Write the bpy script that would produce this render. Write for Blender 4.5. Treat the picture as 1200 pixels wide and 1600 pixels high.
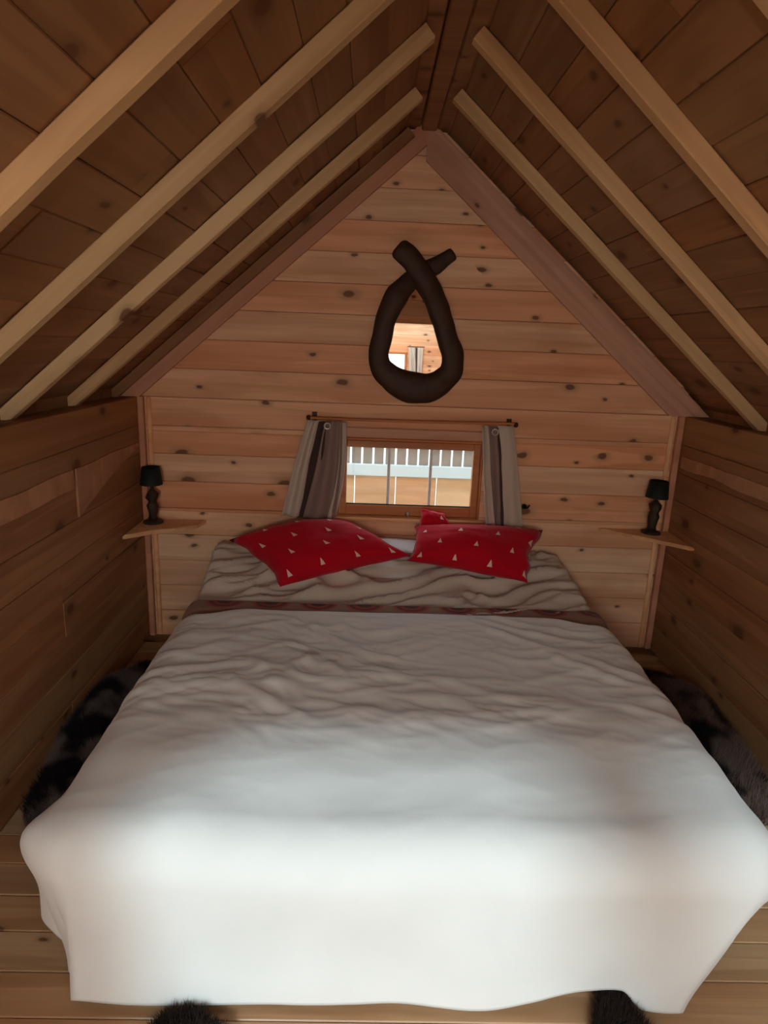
import bpy, bmesh, math, random
from mathutils import Vector, Matrix, noise
random.seed(7)
for o in list(bpy.data.objects): bpy.data.objects.remove(o)
C = bpy.context.scene.collection
S = bpy.context.scene

# ------------------------------------------------------------------ camera
cd = bpy.data.cameras.new('camera'); cam = bpy.data.objects.new('camera', cd); C.objects.link(cam)
cd.sensor_fit = 'VERTICAL'; cd.sensor_height = 32; cd.lens = 32*1020/1600; cd.clip_start = .02
pit, yaw, roll = .2535, .0262, .0392
fw = Vector((math.sin(yaw), math.cos(yaw), 0)); rt = Vector((math.cos(yaw), -math.sin(yaw), 0)); zz = Vector((0, 0, 1))
Fv = fw*math.cos(pit) - zz*math.sin(pit); Uv = fw*math.sin(pit) + zz*math.cos(pit)
rr_ = rt*math.cos(roll) + Uv*math.sin(roll); uu_ = Uv*math.cos(roll) - rt*math.sin(roll)
M = Matrix((rr_, uu_, -Fv)).transposed().to_4x4(); M.translation = (-.204, -3.133, 1.5)
cam.matrix_world = M; S.camera = cam

# ------------------------------------------------------------------ sky, sun, exposure
S.view_settings.view_transform = 'Standard'; S.view_settings.look = 'None'
S.view_settings.gamma = 1; S.view_settings.use_curve_mapping = False
S.view_settings.exposure = 0.62
w = bpy.data.worlds.new('sky'); S.world = w; w.use_nodes = True
bg = w.node_tree.nodes['Background']; bg.inputs[0].default_value = (.80, .95, 1, 1); bg.inputs[1].default_value = 2.1
sd = bpy.data.lights.new('sun', 'SUN'); sd.energy = 1.55; sd.angle = math.radians(6); sd.color = (.70, .93, 1)
so = bpy.data.objects.new('sun', sd); C.objects.link(so)
so.rotation_euler = Vector((.17, 1, -math.tan(math.radians(36)))).to_track_quat('-Z', 'Y').to_euler()
so.location = (-1.5, -8, 5)

# ------------------------------------------------------------------ dimensions
HW, ZE, AP, SL = 1.3, 1.215, 2.46, .865          # half width, wall top, apex of roof boards, roof slope
YR = -6.4                                        # rear wall
KS = math.hypot(1, SL)

# ------------------------------------------------------------------ materials
def newmat(n):
    m = bpy.data.materials.new(n); m.use_nodes = True
    return m, m.node_tree.nodes, m.node_tree.links, m.node_tree.nodes['Principled BSDF']
def col(c): return (c[0], c[1], c[2], 1)
def pine(name, light, dark, knotc=(.13, .048, .018), knots=.40, rough=.6, tint=.35, kscale=(4.6, 8.0), red=(1.12, .82, .66)):
    m, N, L, b = newmat(name)
    tc = N.new('ShaderNodeTexCoord'); oi = N.new('ShaderNodeObjectInfo')
    off = N.new('ShaderNodeVectorMath'); off.operation = 'MULTIPLY_ADD'
    cmb = N.new('ShaderNodeCombineXYZ')
    for i in range(3): L.new(oi.outputs['Random'], cmb.inputs[i])
    L.new(cmb.outputs[0], off.inputs[0]); off.inputs[1].default_value = (63, 41, 17); L.new(tc.outputs['Object'], off.inputs[2])
    def mul(v, s):
        n = N.new('ShaderNodeVectorMath'); n.operation = 'MULTIPLY'; L.new(v, n.inputs[0]); n.inputs[1].default_value = s; return n.outputs[0]
    def noise_(v, sc, det=3, dist=0):
        n = N.new('ShaderNodeTexNoise'); L.new(mul(v, sc), n.inputs['Vector']); n.inputs['Scale'].default_value = 1
        n.inputs['Detail'].default_value = det; n.inputs['Distortion'].default_value = dist; return n.outputs['Fac']
    def ramp(f, a, bb):
        n = N.new('ShaderNodeMapRange'); n.interpolation_type = 'SMOOTHSTEP'; L.new(f, n.inputs[0])
        n.inputs[1].default_value = a; n.inputs[2].default_value = bb; return n.outputs[0]
    def mix(f, a, bb, mode='MIX'):
        n = N.new('ShaderNodeMix'); n.data_type = 'RGBA'; n.blend_type = mode
        for k, v in ((0, f), (6, a), (7, bb)):
            if hasattr(v, 'links'): L.new(v, n.inputs[k])
            elif isinstance(v, (int, float)): n.inputs[k].default_value = v
            else: n.inputs[k].default_value = col(v)
        return n.outputs[2]
    v = off.outputs[0]
    # flat 2-D knots
    flat = mul(v, (1, 1, .02))
    vo = N.new('ShaderNodeTexVoronoi'); vo.voronoi_dimensions = '2D'
    wob = N.new('ShaderNodeTexNoise'); L.new(mul(v, (14, 18, 4)), wob.inputs['Vector']); wob.inputs['Scale'].default_value = 1
    add = N.new('ShaderNodeVectorMath'); add.operation = 'MULTIPLY_ADD'; L.new(wob.outputs['Color'], add.inputs[0]); add.inputs[1].default_value = (.16, .16, 0)
    L.new(mul(v, (kscale[0], kscale[1], 0)), add.inputs[2]); L.new(add.outputs[0], vo.inputs['Vector']); vo.inputs['Scale'].default_value = 1
    sep = N.new('ShaderNodeSeparateColor'); L.new(vo.outputs['Color'], sep.inputs[0])
    on = N.new('ShaderNodeMath'); on.operation = 'LESS_THAN'; L.new(sep.outputs[0], on.inputs[0]); on.inputs[1].default_value = knots
    rad = N.new('ShaderNodeMath'); rad.operation = 'MULTIPLY_ADD'; L.new(sep.outputs[1], rad.inputs[0]); rad.inputs[1].default_value = 2.2; rad.inputs[2].default_value = .85
    dd = N.new('ShaderNodeMath'); dd.operation = 'MULTIPLY'; L.new(vo.outputs['Distance'], dd.inputs[0]); L.new(rad.outputs[0], dd.inputs[1])
    core = ramp(dd.outputs[0], .19, .11); halo = ramp(dd.outputs[0], .42, .12)
    def m2(a, bb):
        n = N.new('ShaderNodeMath'); n.operation = 'MULTIPLY'; L.new(a, n.inputs[0])
        if hasattr(bb, 'links'): L.new(bb, n.inputs[1])
        else: n.inputs[1].default_value = bb
        return n.outputs[0]
    g1 = noise_(v, (1.1, 34, 34), 4, .6); g2 = noise_(v, (.9, 9, 9), 2, .4); g3 = noise_(v, (2.2, 6, 6), 3)
    streak = ramp(noise_(v, (.7, 11, 3), 2, .8), .56, .62)
    grain = N.new('ShaderNodeMath'); grain.operation = 'MULTIPLY_ADD'; L.new(g1, grain.inputs[0]); grain.inputs[1].default_value = .45
    L.new(m2(g2, .75), grain.inputs[2])
    c = mix(ramp(grain.outputs[0], .38, .80), light, dark)
    c = mix(m2(streak, .38), c, [min(1, x*1.25) for x in light])
    c = mix(m2(ramp(g3, .5, .72), .35), c, [dark[0]*.75, dark[1]*.6, dark[2]*.5])
    rr = N.new('ShaderNodeMath'); rr.operation = 'FRACT'; L.new(m2(oi.outputs['Random'], 7.31), rr.inputs[0])
    c = mix(m2(rr.outputs[0], tint*2), c, mix(1.0, c, red, 'MULTIPLY'))
    c = mix(m2(m2(halo, on.outputs[0]), .5), c, [x*.55 for x in dark])
    c = mix(m2(m2(core, on.outputs[0]), .85), c, knotc)
    L.new(c, b.inputs['Base Color']); b.inputs['Roughness'].default_value = rough
    bp = N.new('ShaderNodeBump'); bp.inputs['Strength'].default_value = .25; bp.inputs['Distance'].default_value = .004
    L.new(g1, bp.inputs['Height']); L.new(bp.outputs[0], b.inputs['Normal'])
    b.inputs['Specular IOR Level'].default_value = .3
    return m
def plain(name, c, rough=.6, metal=0, var=.12, scale=30, bump=.2, spec=.4, dist=.002):
    m, N, L, b = newmat(name)
    tc = N.new('ShaderNodeTexCoord'); n = N.new('ShaderNodeTexNoise'); n.inputs['Scale'].default_value = scale; n.inputs['Detail'].default_value = 4
    L.new(tc.outputs['Object'], n.inputs['Vector'])
    mx = N.new('ShaderNodeMix'); mx.data_type = 'RGBA'; mx.inputs[6].default_value = col([x*(1-var) for x in c]); mx.inputs[7].default_value = col([min(1, x*(1+var)) for x in c])
    L.new(n.outputs[0], mx.inputs[0]); L.new(mx.outputs[2], b.inputs['Base Color'])
    b.inputs['Roughness'].default_value = rough; b.inputs['Metallic'].default_value = metal; b.inputs['Specular IOR Level'].default_value = spec
    bp = N.new('ShaderNodeBump'); bp.inputs['Strength'].default_value = bump; bp.inputs['Distance'].default_value = dist
    L.new(n.outputs[0], bp.inputs['Height']); L.new(bp.outputs[0], b.inputs['Normal'])
    return m
def cloth(name, c, var=.08, wscale=900, fuzz=.15, rough=.95):
    m, N, L, b = newmat(name)
    tc = N.new('ShaderNodeTexCoord'); n = N.new('ShaderNodeTexNoise'); n.inputs['Scale'].default_value = 7; n.inputs['Detail'].default_value = 3
    n2 = N.new('ShaderNodeTexNoise'); n2.inputs['Scale'].default_value = wscale/6; n2.inputs['Detail'].default_value = 2
    L.new(tc.outputs['Object'], n.inputs['Vector']); L.new(tc.outputs['Object'], n2.inputs['Vector'])
    mx = N.new('ShaderNodeMix'); mx.data_type = 'RGBA'; mx.inputs[6].default_value = col([x*(1-var) for x in c]); mx.inputs[7].default_value = col([min(1, x*(1+var*.5)) for x in c])
    L.new(n.outputs[0], mx.inputs[0]); L.new(mx.outputs[2], b.inputs['Base Color'])
    b.inputs['Roughness'].default_value = rough; b.inputs['Specular IOR Level'].default_value = .1
    b.inputs['Sheen Weight'].default_value = fuzz
    bp = N.new('ShaderNodeBump'); bp.inputs['Strength'].default_value = .15; bp.inputs['Distance'].default_value = .001
    L.new(n2.outputs[0], bp.inputs['Height']); L.new(bp.outputs[0], b.inputs['Normal'])
    return m, N, L, b, mx.outputs[2]

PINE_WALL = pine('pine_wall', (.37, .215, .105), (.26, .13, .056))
PINE_GABLE = pine('pine_gable', (.90, .66, .46), (.70, .43, .26), knots=.48, tint=.55, red=(1.05, .76, .62))  # gable pine paler than walls and roof: its stronger light put into colour
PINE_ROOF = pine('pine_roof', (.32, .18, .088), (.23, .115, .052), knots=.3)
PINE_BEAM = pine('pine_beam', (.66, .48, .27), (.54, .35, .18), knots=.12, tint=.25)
PINE_FLOOR = pine('pine_floor', (.46, .32, .19), (.34, .21, .11), knots=.35, rough=.4)
PINE_TRIM = pine('pine_trim', (.60, .35, .25), (.50, .27, .185), knots=.15)
PINE_FRAME = pine('pine_frame', (.55, .25, .10), (.40, .155, .055), knots=0, rough=.4)
LIT_SAPWALL = pine('pine_lit_sapwood_wall', (.50, .30, .18), (.42, .24, .135), knots=.05)  # pale tone painting in lit plank facets on the side walls
SAPWOOD = pine('pine_sapwood', (.88, .60, .36), (.74, .42, .22), knots=.05)
CLAD = pine('cladding_wood', (.55, .385, .23), (.45, .30, .17), knots=.1)
BARK = plain('dark_branch', (.045, .017, .008), .6, var=.5, scale=18, bump=.6, dist=.006)
BLACK = plain('black_fabric', (.006, .012, .011), .7, bump=.1)
GNARL = plain('gnarled_dark_wood', (.035, .02, .012), .55, var=.5, scale=40, bump=.8, dist=.006)
GLAZE = plain('pale_paint', (.82, .84, .86), .5)
METAL = plain('brushed_metal', (.6, .6, .6), .3, 1)
GREYFENCE = plain('weathered_grey_wood', (.23, .22, .20), .8, var=.3, scale=12)
WHITEPAINT = plain('white_blue_paint', (.46, .60, .66), .5, var=.05)
GRAVEL = plain('pale_gravel', (.45,.43,.40), .9, var=.3, scale=60)
def glass_mat():
    m, N, L, b = newmat('window_glass'); out = N['Material Output']
    t = N.new('ShaderNodeBsdfTransparent'); g = N.new('ShaderNodeBsdfGlossy'); g.inputs['Roughness'].default_value = .02
    x = N.new('ShaderNodeMixShader'); x.inputs[0].default_value = .06; L.new(t.outputs[0], x.inputs[1]); L.new(g.outputs[0], x.inputs[2]); L.new(x.outputs[0], out.inputs[0]); return m
GLASS = glass_mat()
def mirror_mat():
    m, N, L, b = newmat('mirror_glass'); b.inputs['Base Color'].default_value = (.92, .92, .9, 1); b.inputs['Metallic'].default_value = 1; b.inputs['Roughness'].default_value = .01; return m
MIRROR = mirror_mat()
DUVET = cloth('white_fleece', (.80, .80, .78), var=.06, fuzz=.3)[0]
SHEET = cloth('grey_beige_linen', (.66, .58, .50))[0]
MATTR = cloth('mattress_ticking', (.6, .56, .5))[0]
WHITEPIL = cloth('white_cotton', (.85, .86, .88))[0]

def uvmat_trees():
    m, N, L, b, base = cloth('red_cotton_with_trees', (.56, .005, .020), var=.2)
    uv = N.new('ShaderNodeUVMap'); sp = N.new('ShaderNodeSeparateXYZ'); L.new(uv.outputs[0], sp.inputs[0])
    def ma(op, a, bb=None, cc=None):
        n = N.new('ShaderNodeMath'); n.operation = op
        for i, v in enumerate((a, bb, cc)):
            if v is None: continue
            if hasattr(v, 'links'): L.new(v, n.inputs[i])
            else: n.inputs[i].default_value = v
        return n.outputs[0]
    V = ma('DIVIDE', sp.outputs[1], .115); row = ma('FLOOR', V); fy = ma('FRACT', V)
    sh = ma('MULTIPLY', ma('MODULO', row, 2.0), .5)
    U = ma('ADD', ma('DIVIDE', sp.outputs[0], .175), sh); fx = ma('FRACT', U)
    dx = ma('ABSOLUTE', ma('SUBTRACT', fx, .5)); dy = ma('SUBTRACT', fy, .33)
    lim = ma('MULTIPLY', ma('SUBTRACT', .34, dy), .19)
    a = ma('MULTIPLY', ma('LESS_THAN', dx, lim), ma('GREATER_THAN', dy, 0.0))
    mx = N.new('ShaderNodeMix'); mx.data_type = 'RGBA'; L.new(a, mx.inputs[0]); L.new(base, mx.inputs[6]); mx.inputs[7].default_value = (.85, .62, .5, 1)
    L.new(mx.outputs[2], b.inputs['Base Color']); return m
REDTREE = uvmat_trees()
def throw_mat():
    m, N, L, b, base = cloth('patterned_throw', (.27, .17, .12), var=.25)
    uv = N.new('ShaderNodeUVMap'); sp = N.new('ShaderNodeSeparateXYZ'); L.new(uv.outputs[0], sp.inputs[0])
    def ma(op, a, bb=None):
        n = N.new('ShaderNodeMath'); n.operation = op
        for i, v in enumerate((a, bb)):
            if v is None: continue
            if hasattr(v, 'links'): L.new(v, n.inputs[i])
            else: n.inputs[i].default_value = v
        return n.outputs[0]
    fx = ma('SUBTRACT', ma('FRACT', ma('DIVIDE', sp.outputs[0], .195)), .5); fy = ma('SUBTRACT', ma('FRACT', ma('DIVIDE', sp.outputs[1], .17)), .5)
    r = ma('SQRT', ma('ADD', ma('MULTIPLY', fx, fx), ma('MULTIPLY', fy, fy)))
    rp = N.new('ShaderNodeValToRGB'); L.new(r, rp.inputs[0]); e = rp.color_ramp; e.interpolation = 'CONSTANT'
    e.elements[0].position = 0; e.elements[0].color = (.05, .012, .01, 1); e.elements[1].position = .16; e.elements[1].color = (.32, .02, .012, 1)
    x = e.elements.new(.25); x.color = (.09, .018, .012, 1); x = e.elements.new(.33); x.color = (.36, .04, .02, 1); x = e.elements.new(.40); x.color = (.27, .15, .10, 1)
    L.new(rp.outputs[0], b.inputs['Base Color']); return m
THROW = throw_mat()
def fur_mat(name, c1, c2, thr=(.45, .55), scale=4):
    m, N, L, b = newmat(name)
    tc = N.new('ShaderNodeTexCoord'); n = N.new('ShaderNodeTexNoise'); n.inputs['Scale'].default_value = scale; L.new(tc.outputs['Object'], n.inputs['Vector'])
    r = N.new('ShaderNodeMapRange'); L.new(n.outputs[0], r.inputs[0]); r.inputs[1].default_value = thr[0]; r.inputs[2].default_value = thr[1]
    mx = N.new('ShaderNodeMix'); mx.data_type = 'RGBA'; L.new(r.outputs[0], mx.inputs[0]); mx.inputs[6].default_value = col(c1); mx.inputs[7].default_value = col(c2)
    L.new(mx.outputs[2], b.inputs['Base Color']); b.inputs['Roughness'].default_value = .8; b.inputs['Specular IOR Level'].default_value = .2; return m
FUR_DARK = fur_mat('dark_fur', (.012, .007, .005), (.035, .02, .014))
FUR_MIX = fur_mat('grey_black_fur', (.012, .008, .010), (.20, .155, .145), scale=6)
FUR_MIX2 = fur_mat('brown_grey_fur', (.012, .008, .007), (.16, .10, .08), scale=6)

# ------------------------------------------------------------------ helpers
def me(name, verts, faces, mat, smooth=False, uvs=None):
    d = bpy.data.meshes.new(name); d.from_pydata([tuple(v) for v in verts], [], faces)
    if uvs:
        l = d.uv_layers.new(name='UVMap')
        for lp in d.loops: l.data[lp.index].uv = uvs[lp.vertex_index]
    d.materials.append(mat)
    if smooth: d.polygons.foreach_set('use_smooth', [True]*len(d.polygons))
    d.update(); return d
def ob(name, data, parent=None, loc=(0, 0, 0), mat=None):
    o = bpy.data.objects.new(name, data); C.objects.link(o)
    if mat is not None: o.matrix_local = mat
    else: o.location = loc
    if parent: o.parent = parent
    return o
def tag(o, label=None, cat=None, group=None, kind=None):
    for k, v in (('label', label), ('category', cat), ('group', group), ('kind', kind)):
        if v: o[k] = v
    return o
def struct(name, label, cat): return tag(ob(name, None), label, cat, kind='structure')
def thing(name, label, cat, loc=(0, 0, 0), group=None): return tag(ob(name, None, loc=loc), label, cat, group)
def frame_(origin, ex, ey):
    ex = Vector(ex).normalized(); ey = Vector(ey); ez = ex.cross(ey).normalized(); ey = ez.cross(ex)
    m = Matrix((ex, ey, ez)).transposed().to_4x4(); m.translation = origin; return m
def board_mesh(L, W, T, mat, ends=None, ch=.004, nseg=1, name='board'):
    """board in its own frame: X along, Y across (0..W), Z thickness, outer face at z=0 (visible), body to -T.
    ends=(x0 at y=0, x0 at y=W, x1 at y=0, x1 at y=W)"""
    if ends is None: ends = (0, 0, L, L)
    prof = [(0, -T), (0, -ch), (ch, 0), (W-ch, 0), (W, -ch), (W, -T)]
    vs = []
    for s in range(nseg+1):
        t = s/nseg
        for y, z in prof:
            a = ends[0]+(ends[1]-ends[0])*y/W; b = ends[2]+(ends[3]-ends[2])*y/W
            vs.append((a+(b-a)*t, y, z))
    fs = []
    n = 6
    for s in range(nseg):
        for i in range(n):
            j = (i+1) % n; fs.append((s*n+i, (s+1)*n+i, (s+1)*n+j, s*n+j))
    fs.append(tuple(range(n))); fs.append(tuple(reversed(range(nseg*n, nseg*n+n))))
    d = me(name, vs, fs, mat)
    bm = bmesh.new(); bm.from_mesh(d); bmesh.ops.recalc_face_normals(bm, faces=bm.faces); bm.to_mesh(d); bm.free()
    return d
def box_mesh(x0, x1, y0, y1, z0, z1, mat, bev=.003, name='box'):
    bm = bmesh.new(); bmesh.ops.create_cube(bm, size=1)
    for v in bm.verts: v.co = ((x0+x1)/2+v.co.x*(x1-x0), (y0+y1)/2+v.co.y*(y1-y0), (z0+z1)/2+v.co.z*(z1-z0))
    if bev: bmesh.ops.bevel(bm, geom=list(bm.edges), offset=bev, segments=1, affect='EDGES')
    d = bpy.data.meshes.new(name); bm.to_mesh(d); bm.free(); d.materials.append(mat); return d
def boxes_mesh(bs, mat, name='boxes', bev=0):
    bm = bmesh.new()
    for (x0, x1, y0, y1, z0, z1) in bs:
        r = bmesh.ops.create_cube(bm, size=1)
        for v in r['verts']: v.co = ((x0+x1)/2+v.co.x*(x1-x0), (y0+y1)/2+v.co.y*(y1-y0), (z0+z1)/2+v.co.z*(z1-z0))
    if bev: bmesh.ops.bevel(bm, geom=list(bm.edges), offset=bev, segments=1, affect='EDGES')
    d = bpy.data.meshes.new(name); bm.to_mesh(d); bm.free(); d.materials.append(mat); return d
def stick(name, p0, p1, wdt, dep, mat, up, parent=None, ch=.003):
    """beam from p0 to p1, its near-face width wdt across `up`"""
    p0 = Vector(p0); p1 = Vector(p1); ex = (p1-p0); L = ex.length
    return ob(name, board_mesh(L, wdt, dep, mat, ch=ch, nseg=1), parent, mat=frame_(p0, ex, up))
def tube(pts, rads, mat, n=14, flat=1.0, axis=Vector((0, 1, 0)), cap=True, jitter=0, name='tube', sub=6):
    # catmull-rom resample
    P = [Vector(p) for p in pts]; out = []; R = []
    for i in range(len(P)-1):
        p0 = P[max(i-1, 0)]; p1 = P[i]; p2 = P[i+1]; p3 = P[min(i+2, len(P)-1)]
        for k in range(sub):
            t = k/sub
            out.append(.5*((2*p1)+(p2-p0)*t+(2*p0-5*p1+4*p2-p3)*t*t+(3*p1-p0-3*p2+p3)*t**3)); R.append(rads[i]*(1-t)+rads[i+1]*t)
    out.append(P[-1]); R.append(rads[-1])
    # rounded ends
    if cap:
        d0 = (out[0]-out[1]).normalized(); d1 = (out[-1]-out[-2]).normalized()
        out = [out[0]+d0*R[0]*.35, out[0]+d0*R[0]*.25]+out+[out[-1]+d1*R[-1]*.25, out[-1]+d1*R[-1]*.35]; R = [R[0]*.55, R[0]*.85]+R+[R[-1]*.85, R[-1]*.55]
    vs = []; fs = []
    for i, p in enumerate(out):
        tn = (out[min(i+1, len(out)-1)]-out[max(i-1, 0)]).normalized()
        s = tn.cross(axis).normalized(); u = axis
        for k in range(n):
            a = 2*math.pi*k/n; q = s*math.cos(a)*R[i]+u*math.sin(a)*R[i]*flat
            j = 1+jitter*noise.noise((p+q)*14)
            vs.append(p+q*j)
    for i in range(len(out)-1):
        for k in range(n): fs.append((i*n+k, i*n+(k+1) % n, (i+1)*n+(k+1) % n, (i+1)*n+k))
    fs.append(tuple(range(n))); fs.append(tuple(reversed(range((len(out)-1)*n, len(out)*n))))
    d = me(name, vs, fs, mat, True)
    bm = bmesh.new(); bm.from_mesh(d); bmesh.ops.recalc_face_normals(bm, faces=bm.faces); bm.to_mesh(d); bm.free(); return d
def lathe(prof, mat, n=28, name='lathe', rough=0, seed=0):
    vs = []; fs = []
    for i, (r, z) in enumerate(prof):
        for k in range(n):
            a = 2*math.pi*k/n; q = r*(1+rough*noise.noise(Vector((math.cos(a)*2+seed, math.sin(a)*2, z*30)))) if rough else r
            vs.append((q*math.cos(a), q*math.sin(a), z))
    for i in range(len(prof)-1):
        for k in range(n): fs.append((i*n+k, i*n+(k+1) % n, (i+1)*n+(k+1) % n, (i+1)*n+k))
    d = me(name, vs, fs, mat, True)
    return d

# ------------------------------------------------------------------ floor
fl = struct('floor', 'pine board floor of the cabin', 'floor')
P = .111; i = 0; y = .0 - .115+.001
yy = -1.763 + P*15
fb = board_mesh(2*HW, P-.002, .025, PINE_FLOOR, ch=.0025, nseg=4)
while yy > YR:
    ob('floor_board', fb, fl, mat=frame_((HW, yy, random.uniform(-.0015, .0005)), (-1, 0, 0), (0, -1, 0))); yy -= P
ob('backing_panel', box_mesh(-1.5, 1.5, YR-.1, .06, -.07, -.026, PINE_FLOOR, 0), fl)

# ------------------------------------------------------------------ side walls
PW = ZE/9
def side_wall(name, label, sx, zoff):
    w_ = struct(name, label, 'wall')
    L = -YR
    n = 9
    for k in range(n):
        # two boards per course, joint staggered
        jt = random.choice([.9, 1.4, 1.9, 2.4])
        for a, b in ((0, jt), (jt, L)):
            d = board_mesh(b-a-.0015, PW-.0015, 0.04, PINE_WALL, ch=.003, nseg=1)
            o = .003*random.uniform(-1, 1)
            if sx < 0: mt = frame_((-HW+o, -b, k*PW), (0, 1, 0), (0, 0, 1))
            else: mt = frame_((HW+o, -a, k*PW), (0, -1, 0), (0, 0, 1))
            ob('wall_board', d, w_, mat=mt)
    x0, x1 = sorted((sx*(HW+.045), sx*(HW+.075)))
    ob('backing_panel', box_mesh(x0, x1, YR-.05, .05, -.05, ZE-.002, PINE_WALL, 0), w_)
    return w_
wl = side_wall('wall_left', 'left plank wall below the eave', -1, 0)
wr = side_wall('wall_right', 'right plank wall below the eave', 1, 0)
# pale strips proud of the planks: painted-in lit facets left, wany sapwood right
def lit_sap(parent, pts_top, pts_bot, sx, name='lit_sapwood_strip'):
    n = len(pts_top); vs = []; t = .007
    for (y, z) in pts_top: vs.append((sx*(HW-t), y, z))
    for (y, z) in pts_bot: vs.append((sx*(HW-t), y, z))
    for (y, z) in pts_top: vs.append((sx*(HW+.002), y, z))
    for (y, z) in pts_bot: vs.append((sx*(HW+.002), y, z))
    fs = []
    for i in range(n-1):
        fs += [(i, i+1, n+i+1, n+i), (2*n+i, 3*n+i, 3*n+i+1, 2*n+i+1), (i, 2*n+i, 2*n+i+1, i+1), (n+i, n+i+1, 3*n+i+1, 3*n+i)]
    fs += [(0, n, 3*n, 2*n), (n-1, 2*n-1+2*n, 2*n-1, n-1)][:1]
    d = me(name, vs, fs, LIT_SAPWALL)
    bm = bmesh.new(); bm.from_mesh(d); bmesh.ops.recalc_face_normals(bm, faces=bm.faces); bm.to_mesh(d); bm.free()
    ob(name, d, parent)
def lerp(a, b, t): return a+(b-a)*t
def wav(y, s): return .006*noise.noise(Vector((y*4, s, 0)))
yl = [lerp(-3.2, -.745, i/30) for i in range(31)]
lit_sap(wl, [(y, 1.003+wav(y, 3)) for y in yl], [(y, .93+wav(y, 9)*2) for y in yl], -1)
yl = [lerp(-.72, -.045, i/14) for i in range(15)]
lit_sap(wl, [(y, 1.003+wav(y, 3)) for y in yl], [(y, min(.985, lerp(.815, .99, ((y+.72)/.675)**.85)+wav(y, 5))) for y in yl], -1)
yl = [lerp(-3.2, -.06, i/40) for i in range(41)]
lit_sap(wr, [(y, 1.030+wav(y, 13)) for y in yl], [(y, .975+wav(y, 19)*2.5) for y in yl], 1)

# ------------------------------------------------------------------ gable walls
def gable(name, label, y0, sgn, hole, mat):
    """sgn=+1: boards seen from -y side (front face at y0), thickness towards +y"""
    g = struct(name, label, 'wall'); z = 0; k = 0
    def xlim(z): return min(HW, max(.012, (AP-z)/SL))
    while z < AP-.05:
        z1 = min(z+PW-.0015, AP-.02)
        segs = []
        hx0, hx1, hz0, hz1 = hole
        if z1 > hz0+.002 and z < hz1-.002: segs = [(-1, hx0), (hx1, 1)]
        else: segs = [(-1, 1)]
        sub = [(z, z1)]
        for cut in (hz0, hz1):   # notch boards that the opening crosses
            nsub = []
            for a, b in sub:
                if a+.004 < cut < b-.004: nsub += [(a, cut), (cut, b)]
                else: nsub.append((a, b))
            sub = nsub
        for (za, zb) in sub:
            inside = za >= hz0-.003 and zb <= hz1+.003
            ss = [(-9, hx0), (hx1, 9)] if inside else [(-9, 9)]
            for (xa, xb) in ss:
                e = (max(xa, -xlim(za)), max(xa, -xlim(zb)), min(xb, xlim(za)), min(xb, xlim(zb)))
                W = zb-za
                if sgn > 0:
                    mt = frame_((0, y0+random.uniform(-.002, .002), za), (1, 0, 0), (0, 0, 1)); ee = e
                else:
                    mt = frame_((0, y0+random.uniform(-.002, .002), za), (-1, 0, 0), (0, 0, 1)); ee = (-e[2], -e[3], -e[0], -e[1])
                ob('wall_board', board_mesh(1, W, .04, mat, ends=ee, ch=min(.0022, W*.3), nseg=1), g, mat=mt)
        z += PW; k += 1
    ya, yb = (y0+.045, y0+.065) if sgn > 0 else (y0-.065, y0-.045)
    bs = [(-1.5, hole[0], ya, yb, -.05, AP), (hole[1], 1.5, ya, yb, -.05, AP), (hole[0], hole[1], ya, yb, -.05, hole[2]), (hole[0], hole[1], ya, yb, hole[3], AP)]
    ob('backing_panel', boxes_mesh(bs, mat), g)
    return g
GH = (-.357, .349, .660, 1.055)
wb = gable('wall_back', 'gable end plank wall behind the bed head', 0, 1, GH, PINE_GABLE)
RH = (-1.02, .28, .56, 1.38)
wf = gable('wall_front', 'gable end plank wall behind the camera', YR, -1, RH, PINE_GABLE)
wm = gable('sun_mask_wall', 'unseen partition added behind the camera, its wide doorway trims the sun', -3.22, -1, (-1.12, 1.12, 0, 1.68), PINE_GABLE)  # added partition, out of view; lintel height set to cut the sun patch
# raked trim boards on the gable, corner posts
for sx in (-1, 1):
    top = Vector((0, -.001, AP-.012)); n = Vector((-sx*SL, 0, -1)).normalized() if False else Vector((-sx*SL, 0, -1))
    d = Vector((sx, 0, -SL)).normalized()
    nrm = Vector((-sx*SL, 0, -1)).normalized()
    L = 1.60*1.0
    # board frame: X down the slope, Y inward
    if sx > 0: mt = frame_((0+.0, -.002, AP-.03), d, nrm)
    else: mt = frame_((0-.0, -.002, AP-.03), d, nrm)
    W = .125 if sx > 0 else .08
    ex0 = (0.0, W*SL)        # mitred at the apex
    m_ = board_mesh(L, W, .022, PINE_TRIM, ends=(0.0, W*SL, 1.857, (2.43-W/KS-1.215)*KS/SL), ch=.004)
    if sx < 0:
        # mirror thickness so it faces the room
        for v in m_.vertices: v.co.z = -v.co.z - 0
        m_.flip_normals()
    o = ob('raked_trim', m_, wb, mat=mt)
    # push to the room side
    o.location.y = -.024 if sx < 0 else -.024
    if sx > 0:
        pass
for sx, lab in ((-1, 'left'), (1, 'right')):
    t_ = struct('trim_1' if sx < 0 else 'trim_2', f'vertical pine corner post at the {lab} of the gable wall', 'trim')
    x0, x1 = sorted((sx*HW, sx*(HW-.028)))
    ob('corner_post', box_mesh(x0, x1, -.03, -.001, 0, ZE, PINE_TRIM, .004), t_)
    x0, x1 = sorted((sx*(HW-.038), sx*(HW-.060)))
    ob('corner_batten', box_mesh(x0, x1, -.018, -.001, .0, ZE, SAPWOOD, .006), t_)

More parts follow.
